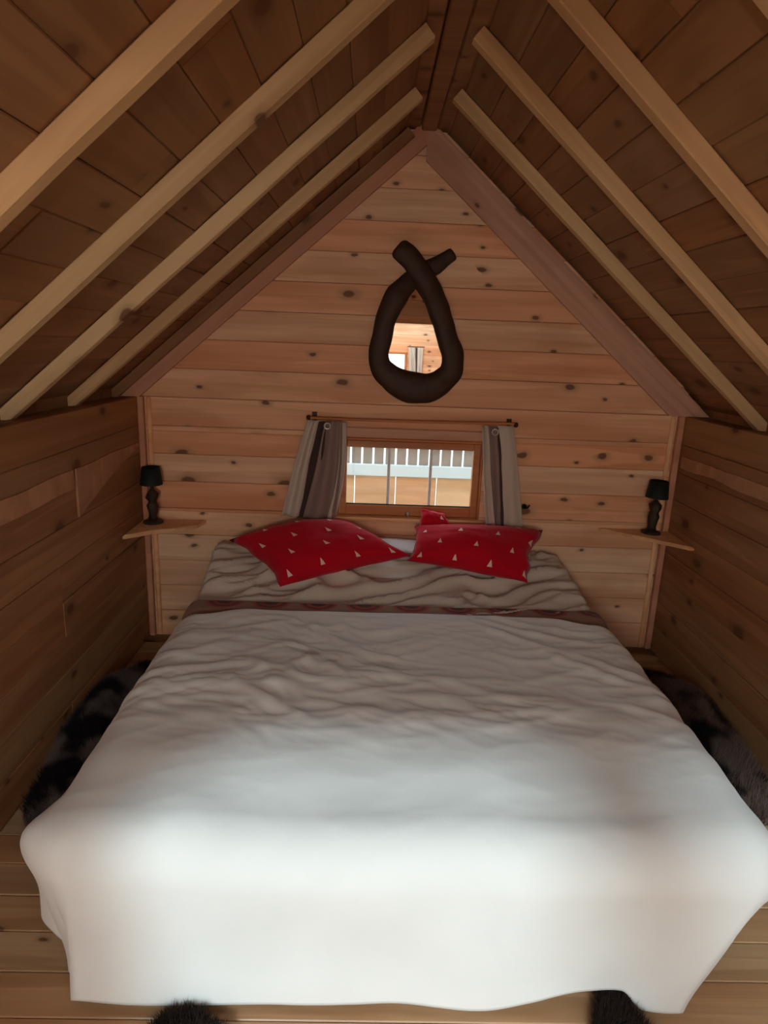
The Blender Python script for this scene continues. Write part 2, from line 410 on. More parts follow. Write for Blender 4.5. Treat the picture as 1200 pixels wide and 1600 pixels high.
# ------------------------------------------------------------------ ceiling: roof boards, rafters, ridge
ce = struct('ceiling', 'steep boarded roof with rafters meeting at the ridge', 'ceiling')
RP = .125; XO = 1.46
SKY0, SKY1 = -6.25, -3.36      # unseen roof windows added to let the sun in, rear and front edge
SLEN = XO*KS
for sx in (-1, 1):
    down = Vector((sx, 0, -SL)).normalized(); k = 0; s = 0.0
    while s < SLEN:
        nrm = Vector((-sx*SL, 0, -1)).normalized()
        cut = random.uniform(.4, 2.3); xs = [(0, cut), (cut, -YR+.06)]
        if 1 <= k <= 10: xs = [(0, cut), (cut, -SKY1+.03), (-SKY0+.03, -YR+.06)]
        for a, b in xs:
            og = Vector((0, 0, AP))+down*s - nrm*random.uniform(-.0015, .004)
            L = b-a-.0015
            dmesh = board_mesh(L, RP-.0008, .02, PINE_ROOF, ch=.003)
            if sx > 0: mt = frame_(og+Vector((0, -b+.03, 0)), (0, 1, 0), down)
            else: mt = frame_(og+Vector((0, -a+.03, 0)), (0, -1, 0), down)
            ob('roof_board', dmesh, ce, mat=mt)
        s += RP; k += 1
    # outer sheathing and eave blocking that close the roof
    nrm = Vector((-sx*SL, 0, -1)).normalized(); up = -nrm
    def slab(nm, sa, sb, ya, yb, h0, h1, mat, par):
        vs = []
        for y in (ya, yb):
            for (s_, h) in ((sa, h0), (sb, h0), (sb, h1), (sa, h1)):
                q = Vector((0, 0, AP))+down*s_+up*h; vs.append((q.x, y, q.z))
        d_ = me(nm, vs, [(0, 1, 2, 3), (7, 6, 5, 4), (0, 4, 5, 1), (1, 5, 6, 2), (2, 6, 7, 3), (3, 7, 4, 0)], mat)
        bm = bmesh.new(); bm.from_mesh(d_); bmesh.ops.recalc_face_normals(bm, faces=bm.faces); bm.to_mesh(d_); bm.free()
        return ob(nm, d_, par)
    for (sa, sb, ya, yb) in ((-.04, .125, YR-.1, .07), (1.375, SLEN+.1, YR-.1, .07), (.125, 1.375, YR-.1, SKY0), (.125, 1.375, SKY1, .07)):
        slab('backing_panel', sa, sb, ya, yb, .028, .055, PINE_ROOF, ce)
    rw = struct('sun_opening_left' if sx < 0 else 'sun_opening_right', 'unseen roof window added in the %s slope to let the sun in' % ('left' if sx < 0 else 'right'), 'window')
    for (sa, sb, ya, yb) in ((.125, .15, SKY0, SKY1), (1.345, 1.375, SKY0, SKY1), (.15, 1.345, SKY0, SKY0+.03), (.15, 1.345, SKY1-.03, SKY1)):
        slab('frame', sa, sb, ya, yb, -.005, .06, PINE_FRAME, rw)
    slab('pane', .15, 1.345, SKY0+.03, SKY1-.03, .03, .034, GLASS, rw)
    x0, x1 = sorted((sx*(XO-.06), sx*(XO-.03)))
    ob('eave_board', box_mesh(x0, x1, YR-.05, .05, ZE-.15, AP-SL*(XO-.06)+.02, PINE_ROOF, .002), ce)
    x0, x1 = sorted((sx*(HW+.003), sx*(HW+.11)))
    ob('wall_plate', box_mesh(x0, x1, YR, -.001, ZE-.06, ZE-.004, PINE_ROOF, .004), ce)
RT = .046
for k in range(11):
    if k > 6: continue
    ynear = -.06 - .0 if k == 0 else -.035-.478*k
    if ynear < YR+.05: continue
    for sx in (-1, 1):
        down = Vector((sx, 0, -SL)).normalized(); nrm = Vector((-sx*SL, 0, -1)).normalized()
        s0 = .085*KS if True else 0; s1 = 1.43*KS
        yn = ynear + random.uniform(-.006, .006)
        og = Vector((0, yn, AP))+down*s0+nrm*.001
        L = s1-s0
        # camera-facing side is the broad face: frame Z must be -y
        ey = nrm
        ex = down if down.cross(nrm).y < 0 else -down
        if ex != down: og = og+down*L
        if k == 0 and sx > 0: continue
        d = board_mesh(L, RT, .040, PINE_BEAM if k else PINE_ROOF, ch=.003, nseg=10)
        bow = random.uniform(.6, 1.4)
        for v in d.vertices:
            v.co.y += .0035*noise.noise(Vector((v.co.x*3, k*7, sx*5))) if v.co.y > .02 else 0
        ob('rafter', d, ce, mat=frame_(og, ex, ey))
# ridge: three boards side by side, the middle one deeper
for x0, x1, zb in ((-.085, -.030, 2.392), (-.027, .037, 2.378), (.040, .095, 2.385)):
    ob('ridge_board', box_mesh(x0, x1, YR+.01, -.03, zb, AP-.005-.0, PINE_TRIM, .006), ce) if False else ob('ridge_board', boxes_mesh([(x0, x1, YR+.01, -.003, zb, 2.41)], PINE_ROOF, bev=.005), ce)

# ------------------------------------------------------------------ window in the gable
win = struct('window_1', 'small wooden three-pane window above the bed head', 'window')
gx0, gx1, gz0, gz1 = -.311, .302, .724, 1.008
def bar(name, b, mat, parent=win, bev=.004): return ob(name, box_mesh(*b, mat, bev), parent)
# fixed casing
bar('casing', (-.357, -.345, -.012, .045, GH[2], GH[3], ), PINE_FRAME); bar('casing', (.337, .349, -.012, .045, GH[2], GH[3]), PINE_FRAME)
bar('casing', (-.345, .337, -.012, .045, GH[3]-.012, GH[3]), PINE_FRAME); bar('casing', (-.345, .337, -.012, .045, GH[2], GH[2]+.012), PINE_FRAME)
bar('head_trim', (-.36, .352, -.02, -.003, 1.058, 1.105), PINE_TRIM)
bar('sill', (-.375, .37, -.035, -.003, .648, .664), SAPWOOD)
sash = ob('sash', boxes_mesh([(-.343, gx0, -.006, .03, .673, 1.042), (gx1, .335, -.006, .03, .673, 1.042), (gx0, gx1, -.006, .03, gz1, 1.042), (gx0, gx1, -.006, .03, .673, gz0)], PINE_FRAME, bev=.003), win)
for t in (1/3, 2/3):
    x = lerp(gx0, gx1, t); ob('glazing_bar', box_mesh(x-.007, x+.007, .004, .014, gz0, gz1, GLAZE, .002), sash)
for i in range(3):
    a = lerp(gx0, gx1, i/3)+(.007 if i else 0); b = lerp(gx0, gx1, (i+1)/3)-(.007 if i < 2 else 0)
    ob('pane', box_mesh(a, b, .008, .011, gz0, gz1, GLASS, 0), sash)
ob('gasket', box_mesh(gx0, gx1, .0, .006, gz0, gz0+.005, BLACK, 0), sash)
ob('latch', lathe([(0, 0), (.010, 0), (.012, .006), (.007, .010), (.006, .02), (.009, .024), (0, .026)], METAL, 16), sash, mat=Matrix.Translation((-.005, -.006, .684)) @ Matrix.Rotation(math.radians(90), 4, 'X'))

# rear window (seen in the mirror, and where the daylight comes in)
win2 = struct('window_2', 'wide window in the wall behind the camera', 'window')
rx0, rx1, rz0, rz1 = RH
ob('casing', boxes_mesh([(rx0, rx0+.03, YR-.045, YR+.015, rz0, rz1), (rx1-.03, rx1, YR-.045, YR+.015, rz0, rz1), (rx0+.03, rx1-.03, YR-.045, YR+.015, rz0, rz0+.03), (rx0+.03, rx1-.03, YR-.045, YR+.015, rz1-.03, rz1)], PINE_FRAME, bev=.003), win2)
xm = -.12
ob('glazing_bar', box_mesh(xm-.012, xm+.012, YR-.03, YR-.01, rz0+.03, rz1-.03, GLAZE, .002), win2)
for a, b in ((rx0+.03, xm-.012), (xm+.012, rx1-.03)): ob('pane', box_mesh(a, b, YR-.022, YR-.018, rz0+.03, rz1-.03, GLASS, 0), win2)

# ------------------------------------------------------------------ curtains
def cloth_col(name, c): return cloth(name, c, var=.1)[0]
CUR_A = cloth_col('cream_curtain_cloth', (.62, .54, .47)); CUR_B = cloth_col('brown_curtain_cloth', (.07, .045, .042)); CUR_C = cloth_col('mauve_grey_curtain_cloth', (.30, .215, .20))
def strip(name, top, bot, mat, parent, y=-.05, amp=.010, waves=2, ph=0, n=20, mrows=26, bow=0):
    """hanging cloth strip; top=(x0,x1,z), bot=(x0,x1,z)"""
    vs = []; fs = []
    for j in range(mrows+1):
        v = j/mrows
        vv = v**.85
        x0 = lerp(top[0], bot[0], vv)+bow*math.sin(math.pi*v); x1 = lerp(top[1], bot[1], vv)+bow*math.sin(math.pi*v); z0 = lerp(top[2], bot[2], v)
        for i in range(n+1):
            u = i/n
            yv = y - amp*(1+.6*v)*math.cos(2*math.pi*waves*u+ph) - .006*noise.noise(Vector((u*3, v*4, ph)))-(.02*v)
            vs.append((lerp(x0, x1, u), yv, z0+.004*math.sin(9*u+ph)*v))
    W = n+1
    for j in range(mrows):
        for i in range(n): fs.append((j*W+i, (j+1)*W+i, (j+1)*W+i+1, j*W+i+1))
    d = me(name, vs, fs, mat, True); o = ob(name, d, parent)
    md = o.modifiers.new('thickness', 'SOLIDIFY'); md.thickness = .003; md.offset = 1
    return o
cl = thing('curtain', 'grey and brown curtain bunched to the left of the small window', 'curtain', (0, 0, 0), None)
strip('cream_panel', (-.495, -.435, 1.135), (-.620, -.515, .668), CUR_A, cl, -.045, .010, 1.5, .4)
strip('brown_lining', (-.452, -.395, 1.130), (-.545, -.455, .660), CUR_B, cl, -.036, .006, 1, 0)
strip('mauve_panel', (-.415, -.335, 1.135), (-.520, -.360, .655), CUR_C, cl, -.052, .012, 1.5, 2.2, bow=.012)
strip('pale_hem', (-.345, -.315, 1.130), (-.400, -.362, .660), CUR_A, cl, -.050, .005, .7, 1.0, bow=.022)
cr = thing('curtain', 'cream and grey striped curtain bunched to the right of the small window', 'curtain')
strip('cream_panel', (.322, .352, 1.140), (.375, .418, .655), CUR_A, cr, -.050, .008, 1, .3, bow=-.006)
strip('mauve_panel', (.345, .395, 1.135), (.405, .450, .652), CUR_C, cr, -.040, .008, 1, 1.0)
strip('brown_lining', (.375, .415, 1.130), (.432, .466, .652), CUR_B, cr, -.040, .005, 1, 2.0)
strip('cream_hem', (.400, .470, 1.142), (.458, .562, .645), CUR_A, cr, -.050, .007, 1, 3.0)
for c_, xs in ((cl, (-.405,)), (cr, (.386,))):
    for x in xs:
        bm = bmesh.new()
        tp = []
        R1, R2 = .014, .004
        vs = []; fs = []
        for i in range(18):
            for j in range(6):
                a = 2*math.pi*i/18; b = 2*math.pi*j/6
                vs.append(((R1+R2*math.cos(b))*math.cos(a), R2*math.sin(b), (R1+R2*math.cos(b))*math.sin(a)))
                fs.append((i*6+j, ((i+1) % 18)*6+j, ((i+1) % 18)*6+(j+1) % 6, i*6+(j+1) % 6))
        bm.free(); ob('grommet', me('grommet', vs, fs, METAL, True), c_, loc=(x, -.066, 1.112))
rod = thing('curtain_rod', 'thin dark curtain rod above the small window', 'curtain rod')
ob('pole', tube([(-.49, -.048, 1.146), (0, -.048, 1.146), (.48, -.048, 1.152)], [.007]*3, PINE_FRAME, 10), rod)
for x in (-.495, .485): ob('finial', lathe([(0, -.012), (.010, -.008), (.012, 0), (.010, .008), (0, .012)], BARK, 14), rod, mat=Matrix.Translation((x, -.048, 1.147)) @ Matrix.Rotation(math.radians(90), 4, 'Y'))
for x in (-.47, .46): ob('bracket', boxes_mesh([(x-.006, x+.006, -.045, -.003, 1.143, 1.152), (x-.012, x+.012, -.008, -.003, 1.125, 1.17)], BARK, bev=.001), rod)
hk = thing('tieback_hook', 'small dark tieback hook on the plank wall right of the right curtain', 'hook')
ob('hook_plate', lathe([(0, 0), (.013, 0), (.013, .005), (0, .006)], BLACK, 14), hk, mat=Matrix.Translation((.572, -.002, .741)) @ Matrix.Rotation(math.radians(90), 4, 'X'))
ob('hook_arm', tube([(.572, -.004, .741), (.572, -.028, .739), (.580, -.042, .744), (.588, -.040, .756)], [.005]*4, BLACK, 8, axis=Vector((1, 0, .1)).normalized()), hk)
# curtain by the rear window
c3 = thing('curtain', 'pale curtain drawn aside on the wall behind the camera, seen in the mirror', 'curtain')
strip('cream_panel', (.295, .39, 1.45), (.32, .43, 1.05), CUR_A, c3, YR+.09, .012, 2, 0)
strip('brown_lining', (.37, .44, 1.45), (.38, .44, 1.05), CUR_B, c3, YR+.075, .006, 1, 0)
strip('cream_hem', (.42, .50, 1.45), (.43, .49, 1.05), CUR_A, c3, YR+.085, .009, 1, 1)
bk = tag(ob('curtain_bracket', boxes_mesh([(.28, .52, YR+.055, YR+.068, 1.455, 1.467), (.34, .35, YR+.001, YR+.06, 1.455, 1.467)], BARK, bev=.002)), 'dark curtain rail on the wall behind the camera', 'curtain rail')

# ------------------------------------------------------------------ warm fill lamp added behind the camera, unseen
LP = (-.38, -4.25, 1.38)
pl = thing('fill_lamp', 'unseen standing fill lamp with warm glass globe, added behind the camera', 'lamp', (LP[0], LP[1], 0))
gm, gN, gL, gb = newmat('fill_lamp_globe'); gb.inputs['Emission Color'].default_value = (1, .74, .48, 1); gb.inputs['Emission Strength'].default_value = 3.0; gb.inputs['Base Color'].default_value = (.9, .85, .8, 1)
gl_ = ob('globe', lathe([(.001, LP[2]-.12)]+[(.12*math.cos(a), LP[2]+.12*math.sin(a)) for a in [(-80+i*10)*math.pi/180 for i in range(17)]]+[(.001, LP[2]+.12)], gm, 28), pl)
ob('pole', tube([(0, 0, .03), (0, 0, .6), (0, 0, LP[2]-.115)], [.012]*3, BLACK, 10), pl)
ob('base', lathe([(0, 0), (.14, 0), (.14, .015), (.03, .03), (0, .035)], BLACK, 28), pl)
ld = bpy.data.lights.new('fill_lamp_light', 'POINT'); ld.energy = 430; ld.color = (1, .93, .82); ld.shadow_soft_size = .125
lo = bpy.data.objects.new('fill_lamp_light', ld); C.objects.link(lo); lo.location = LP

# ------------------------------------------------------------------ mirror in a branch frame
mi = thing('mirror', 'drop-shaped mirror in a dark brown twisted branch frame on the gable wall', 'mirror', (0, 0, 0))
LL = [(0.136,1.893,0.032),(0.076,1.850,0.038),(0.010,1.812,0.044),(-0.044,1.775,0.047),(-0.098,1.713,0.055),(-0.139,1.633,0.055),(-0.163,1.529,0.051),(-0.176,1.448,0.051),(-0.161,1.386,0.057),(-0.094,1.331,0.064),(-0.022,1.305,0.071),(0.044,1.301,0.068),(.09,1.31,.05)]
RL = [(-0.100,1.901,0.050),(-0.048,1.856,0.051),(-0.005,1.805,0.053),(0.032,1.760,0.051),(0.073,1.690,0.051),(0.110,1.607,0.053),(0.141,1.522,0.053),(0.168,1.448,0.054),(0.163,1.379,0.057),(0.114,1.326,0.061),(0.044,1.301,0.068),(-.01,1.30,.05)]
ob('branch', tube([(x, -.042 if z < 1.75 else -.030, z) for x, z, r in LL], [r*(.93 if i < 6 else .90 if i < 9 else 1) for i, (_, _, r) in enumerate(LL)], BARK, 18, flat=.42, jitter=.16), mi)
ob('branch', tube([(x, -.044 if z < 1.70 else -.062, z) for x, z, r in RL], [r*(.95 if i < 5 else .90 if i < 9 else 1) for i, (_, _, r) in enumerate(RL)], BARK, 18, flat=.42, jitter=.16), mi)
inner = [(.000,1.80),(-.07,1.74),(-.12,1.64),(-.155,1.53),(-.165,1.45),(-.15,1.39),(-.09,1.335),(-.02,1.31),(.06,1.31),(.12,1.335),(.155,1.39),(.155,1.45),(.13,1.53),(.10,1.62),(.06,1.71)]
vs = [(x, -.030, z) for x, z in inner]+[(x, -.024, z) for x, z in inner]; n = len(inner)
d = me('glass', vs, [tuple(range(n)), tuple(reversed(range(n, 2*n)))]+[(i, n+i, n+(i+1) % n, (i+1) % n) for i in range(n)], MIRROR)
ob('mirror_glass', d, mi)

# ------------------------------------------------------------------ shelves and lamps
def live_shelf(name, label, outline, z, th):
    n = len(outline); vs = [(x, y, z) for x, y in outline]+[(x*1.0, y+(.012 if i >= 1 and i < n-1 else 0), z-th) for i, (x, y) in enumerate(outline)]
    d = me(name, vs, [tuple(range(n)), tuple(reversed(range(n, 2*n)))]+[(i, n+i, n+(i+1) % n, (i+1) % n) for i in range(n)], SAPWOOD)
    bm = bmesh.new(); bm.from_mesh(d); bmesh.ops.recalc_face_normals(bm, faces=bm.faces); bmesh.ops.bevel(bm, geom=[e for e in bm.edges if abs(e.verts[0].co.z-e.verts[1].co.z) < .001], offset=.004, segments=2, affect='EDGES'); bm.to_mesh(d); bm.free()
    t = thing(name, label, 'shelf'); ob('shelf_board', d, t); return t
def wavy(p, q, n, s):
    out = []
    for i in range(n+1):
        t = i/n; x = lerp(p[0], q[0], t); y = lerp(p[1], q[1], t)
        nn = .022*noise.noise(Vector((t*2.6, s, 0)))*math.sin(math.pi*t)**.5 if 0 < t < 1 else 0
        out.append((x+nn*.6, y-nn))
    return out
sl = live_shelf('corner_shelf', 'live-edge wooden corner shelf left of the bed under the left lamp', [(-1.298, -.032), (-1.0, -.003)]+wavy((-1.02, -.10), (-1.298, -.31), 14, 3.3), .620, .022)
sr = live_shelf('corner_shelf', 'live-edge wooden corner shelf right of the bed under the right lamp', [(.955, -.003), (1.298, -.032)]+wavy((1.298, -.31), (.965, -.02), 14, 8.3), .645, .020)
def lamp(name, label, loc, H, lean, sh_r, seed):
    t = thing(name, label, 'lamp', loc)
    t.rotation_euler = (0, lean, 0)
    ob('base', lathe([(0, 0), (.046, 0), (.048, .004), (.045, .010), (.030, .014), (.014, .020), (0, .022)], GNARL, 28), t)
    pr = [(0, .014), (.020, .02), (.016, .035), (.022, .055), (.024, .085), (.019, .105), (.028, .125), (.026, .145), (.014, .158), (.008, .168), (.006, H-.085), (.006, H-.02), (0, H-.02)]
    ob('stem', lathe(pr, GNARL, 24, rough=.35, seed=seed), t)
    ob('bulb_socket', lathe([(0, H-.08), (.012, H-.08), (.012, H-.05), (0, H-.05)], BLACK, 16), t)
    r0, r1 = sh_r
    ob('lamp_shade', lathe([(r0, H-.083), (r1, H), (r1-.002, H), (r0-.002, H-.082), (r0, H-.083)], BLACK, 32), t)
    ob('shade_ring', boxes_mesh([(-r1, r1, -.001, .001, H-.012, H-.010), (-.001, .001, -r1, r1, H-.012, H-.010)], BLACK), t)
    return t
lamp('table_lamp', 'small black-shaded lamp with dark knobbly stem on the left corner shelf', (-1.232, -.085, .620), .272, 0, (.052, .041), 1)
lamp('table_lamp', 'small black-shaded lamp with dark stem on the right corner shelf', (1.190, -.075, .645), .262, .03, (.053, .042), 5)

# ------------------------------------------------------------------ bed
bed = thing('bed', 'double bed with pale mattress under white duvet', 'bed', (-.075, -.95, 0))
BX0, BX1, BY0, BZ = -.83, .67, -1.78, .385
ob('bed_frame', boxes_mesh([(BX0+.02, BX1-.02, BY0+.03, BY0+.06, .02, .16), (BX0+.02, BX1-.02, -.05, -.02, .02, .16), (BX0+.02, BX0+.05, BY0+.06, -.05, .02, .16), (BX1-.05, BX1-.02, BY0+.06, -.05, .02, .16), (BX0+.05, BX1-.05, BY0+.06, -.05, .13, .155)], PINE_TRIM, bev=.003), bed).matrix_parent_inverse = Matrix.Translation((.075, .95, 0))
for x in (BX0+.06, BX1-.06):
    for y in (BY0+.1, -.1): ob('leg', box_mesh(x-.03, x+.03, y-.03, y+.03, 0, .13, PINE_TRIM), bed).matrix_parent_inverse = Matrix.Translation((.075, .95, 0))
ob('mattress', box_mesh(BX0, BX1, BY0, -.02, .16, BZ-.006, MATTR, .03), bed).matrix_parent_inverse = Matrix.Translation((.075, .95, 0))
hb = ob('headboard', box_mesh(-.75, .62, -.019, -.004, .16, .575, PINE_TRIM, .004), bed); hb.matrix_parent_inverse = Matrix.Translation((.075, .95, 0))

def ridged(p, k=1.0):
    return (1-abs(noise.noise(p)))**3*k
def grid(name, NX, NY, fn, mat, thick=0, uvf=None, parent=None, off=-1):
    vs = []; fs = []; uv = []
    for j in range(NY+1):
        for i in range(NX+1):
            u, v = i/NX, j/NY; vs.append(fn(u, v)); uv.append(uvf(u, v) if uvf else (u, v))
    W = NX+1
    for j in range(NY):
        for i in range(NX): fs.append((j*W+i, j*W+i+1, (j+1)*W+i+1, (j+1)*W+i))
    o = ob(name, me(name, vs, fs, mat, True, uv), parent)
    if thick:
        md = o.modifiers.new('thickness', 'SOLIDIFY'); md.thickness = thick; md.offset = off
    return o
def sstep(a, b, x):
    t = max(0, min(1, (x-a)/(b-a))); return t*t*(3-2*t)
# sheet pulled over the head of the bed (covers two flat pillows)
def sheet(u, v):
    a = lerp(-1.05, .90, u); y = lerp(-.03, -.74, v)
    hump = .105*sstep(-.58, -.10, y)
    x0 = -.895 + .02*v; x1 = .705+.055*v
    top = BZ+.012+hump
    ex = max(0, a-x1) if a > x1 else max(0, x0-a)
    sgn = 1 if a > x1 else -1
    r = .05
    if ex > 0:
        if ex < r*1.57: out = r*math.sin(ex/r); dr = r*(1-math.cos(ex/r))
        else: out = r+.15*(ex-r*1.57); dr = r+(ex-r*1.57)
        x = (x1 if sgn > 0 else x0)+sgn*out
    else: x = a; dr = 0
    # diagonal creases fanning from the pillows
    q = Vector((x*1.6+y*2.2, y*9-x*3.0, 0)); w_ = noise.noise(Vector((x*3, y*3, 4)))
    cr_ = ridged(q+Vector((w_, w_, 0))) + .6*ridged(Vector((x*2.6-y*1.5, y*15-x*4, 5)))
    fade = 1-sstep(-.70, -.78, y)*.7
    z = top-dr+(.042*(cr_-.8)*fade if dr < .02 else 0) + .010*noise.noise(Vector((x*3, y*4, 9)))
    if ex > 0: x += sgn*.008*noise.noise(Vector((0, y*12, z*5)))
    return (x, y, max(z, .17))
tag(grid('bed_sheet', 150, 90, sheet, SHEET, .004), 'creased grey-beige sheet over the head of the bed beneath red cushions', 'sheet')
# patterned throw
def throwf(u, v):
    a = lerp(-1.06, .91, u); y = lerp(-.575, -.705, v); x0, x1 = -.888, .752; r = .055
    ex = (a-x1) if a > x1 else (x0-a if a < x0 else 0); sgn = 1 if a > x1 else -1
    if ex > 0:
        if ex < r*1.57: out = r*math.sin(ex/r); dr = r*(1-math.cos(ex/r))
        else: out = r+.1*(ex-r*1.57); dr = r+(ex-r*1.57)
        x = (x1 if sgn > 0 else x0)+sgn*out
    else: x = a; dr = 0
    z = BZ+.042-.05*sstep(-.645, -.70, y)+.105*sstep(-.58, -.10, y)*1.0-dr + .004*noise.noise(Vector((x*4, y*7, 2)))
    return (x, y+.006*noise.noise(Vector((x*3, 3, 3)))*(1-v), z)
tag(grid('patterned_throw', 120, 24, throwf, THROW, .004, uvf=lambda u, v: (1.97*u+.02, .130*v+.085)), 'brown throw with red and dark roundels edging out above the white duvet', 'throw')

# duvet
XL, XR, YF, YT, ZT = -.838, .703, -1.82, -.665, .432
OL, OR_, OF = .35, .40, .452
def duvet(u, v):
    a = lerp(XL-OL, XR+OR_, u); b = lerp(YT, YF-OF, v)
    ex = a-XR if a > XR else (a-XL if a < XL else 0); ey = max(0, YF-b)
    ax = abs(ex)
    # rounded plan corner at head
    r = .11
    fr = ax/(OR_ if ex > 0 else OL); fy = ey/OF
    cornr = min(1, 2*min(fr, fy)/(max(fr, fy)+1e-6)) if (ax > 0 and ey > 0) else 0
    p = 3.0
    d = (ax**p+ey**p)**(1/p) if (ax > 0 or ey > 0) else 0
    dxn, dyn = (0, 0)
    if d > 0:
        h = math.hypot(ax, ey); dxn, dyn = (ex/h, -ey/h)
    if d < r*1.5708: out = r*math.sin(d/r); dr = r*(1-math.cos(d/r))
    else: out = r+.06*(d-r*1.5708); dr = r+(d-r*1.5708)
    # hem shape along the foot
    X = max(XL, min(XR, a))
    hem = 1-.11*sstep(.1, .50, X)*(1-sstep(.50, .60, X))*(1 if ex <= 0 else 0)
    if ey > 0 and ax == 0: dr = dr*hem
    if ax > 0 and ey > 0:
        dr *= 1.02
    zt = ZT+.006-.03*sstep(-1.30, -1.85, b)
    x = X+dxn*out; y = max(YF, b)+dyn*out
    z = zt-dr
    s = (X+YF-max(YF, b))*1.0                         # perimeter coordinate
    ang = math.atan2(ey, ax) if (ax > 0 or ey > 0) else 0
    hang = sstep(.04, .40, dr)
    fold = .006*math.sin((X*9.0)+1.3)*hang*(1 if ey > 0 else 0) + .013*noise.noise(Vector((X*5, b*5, 1)))*hang
    x += dxn*fold; y += dyn*fold
    # left corner ear: a fold that sticks out near the top of the foot-left corner
    if ex < 0:
        e = math.exp(-((b-(-1.86))/.10)**2)*math.exp(-((d-.12)/.07)**2); x -= .035*e; z += .02*e
    if ex < 0 and ey > 0: x += .05*hang*cornr; y += .03*hang*cornr
    if ex > 0 and ey > 0: x -= .07*hang*cornr; y += .06*hang*cornr; z += .035*hang*cornr
    if X > .2: x -= .145*sstep(.06, .42, dr)*sstep(.2, .73, X)*sstep(-1.35, -1.80, b)**1 if True else 0
    # wrinkles
    flat = 1-.75*sstep(0, .12, dr)
    q = Vector((x, y, 0)); wv = noise.noise(q*2.3)*.9
    up = sstep(-1.65, -1.35, y)                       # more creased towards the head
    wr_ = .013*noise.noise(Vector((x*2.2, y*3.1, 1.7))) + .007*noise.noise(Vector((x*5, y*6, 3.3)))
    c1 = ridged(Vector((x*1.9+y*1.2+wv, y*6.5+x*1.3+wv, 7.7)))
    c2 = ridged(Vector((x*3.6-y*1.5, y*11-x*2.5+wv, 2.1)))
    c3 = ridged(Vector((x*9+wv*2, y*16+x*6, 5.1)))
    wr_ += (.015*(c1-.7)+.009*(c2-.7)+.004*c3)*(.22+.78*up)
    cl_ = math.exp(-((x+.38)/.35)**2-((y+1.12)/.35)**2)
    wr_ += .016*cl_*ridged(Vector((x*5+wv*2, y*13+x*3, 4.4)))
    z += wr_*flat*(.1+.9*sstep(.0, .14, YT-b))
    if ey > 0: y -= .010*noise.noise(Vector((X*2.2, b*5, 6)))*(1-flat)*1.3
    # head edge: rolls under, rounded in plan at both corners
    tt = max(0, 1-(YT-b)/.035)
    z -= .034*tt*tt
    cs = sstep(.72, 1.0, (abs((a-(XL+XR)/2))/((XR-XL)/2)))
    y -= .07*cs*cs*max(0, 1-(YT-b)/.25)
    z = max(z, .012+.006*noise.noise(Vector((x*6, y*6, 0))))
    return (x, y, z)
dv = grid('duvet', 230, 220, duvet, DUVET, .012)
tag(dv, 'large white fluffy duvet spread over the bed and hanging to the floor', 'duvet')

# ------------------------------------------------------------------ cushions
def cushion(name, label, A, B, Cc, D, th, pinch, mat, up, sizes, group=None, sag=0, bulge=(0, 0)):
    """corners A (top-left) B (bottom-left) C (bottom-right) D (top-right)"""
    A, B, Cc, D = map(Vector, (A, B, Cc, D)); n = 26
    cen = (A+B+Cc+D)/4; nr = (D-B).cross(A-Cc).normalized()
    if nr.dot(Vector(up)) < 0: nr = -nr
    def pt(u, v, side):
        U, V = 2*u-1, 2*v-1
        e = max(0, (1-U*U)*(1-V*V))**.42
        # corners pulled to points, sides drawn in
        su = 1-pinch*(1-V*V)*abs(U)**3 if True else 1
        sv = 1-pinch*(1-U*U)*abs(V)**3
        uu, vv = (U*su+1)/2, (V*sv+1)/2
        p = A*(1-uu)*(1-vv)+D*uu*(1-vv)+B*(1-uu)*vv+Cc*uu*vv
        wr_ = .010*noise.noise(p*9)+.006*ridged(Vector((U*4, V*5, th*50)))
        t = (th*e+wr_*e)*(1 if side > 0 else -.55)
        p = p+nr*t
        fl = Vector((noise.noise(Vector((U*2.1, V*2.1, th*90))), noise.noise(Vector((U*2.3, V*2.3, th*90+7))), 0))*.022*max(abs(U), abs(V))**3
        p += fl
        p.z += sag*(U*U-.5)*.5
        p.z += bulge[0]*(1-U*U)*max(0, -V)**1.5
        return p
    vs = []; fs = []; uv = []
    W = n+1
    for sd_ in (1, -1):
        for j in range(W):
            for i in range(W):
                vs.append(pt(i/n, j/n, sd_)); uv.append((i/n*sizes[0]+.03, (1-j/n)*sizes[1]+.02))
    for s_ in (0, 1):
        o_ = s_*W*W
        for j in range(n):
            for i in range(n):
                f = (o_+j*W+i, o_+(j+1)*W+i, o_+(j+1)*W+i+1, o_+j*W+i+1)
                fs.append(f if s_ == 0 else tuple(reversed(f)))
    d = me(name, vs, fs, mat, True, uv)
    bm = bmesh.new(); bm.from_mesh(d); bmesh.ops.remove_doubles(bm, verts=bm.verts, dist=.0004); bmesh.ops.recalc_face_normals(bm, faces=bm.faces)
    for f in bm.faces: f.smooth = True
    bm.to_mesh(d); bm.free()
    return tag(ob(name, d), label, 'cushion', group)
cushion('cushion', 'red cushion with small white trees, leaning at the left with a drooping corner', (-.850, -.17, .57), (-.575, -.44, .450), (.015, -.245, .545), (-.28, -.07, .640), .10, .13, REDTREE, (0, -.6, .8), (.66, .44), bulge=(.035, 0))
cushion('cushion', 'red cushion with small white trees, lying at the right below the right curtain', (.020, -.085, .645), (-.015, -.27, .530), (.530, -.385, .480), (.635, -.125, .655), .085, .08, REDTREE, (0, -.6, .8), (.60, .40))
cushion('cushion', 'small red cushion corner poking up behind the right cushion under the window', (.065, -.045, .725), (.030, -.085, .60), (.23, -.10, .60), (.18, -.045, .70), .045, .05, REDTREE, (0, -.9, .3), (.2, .2))
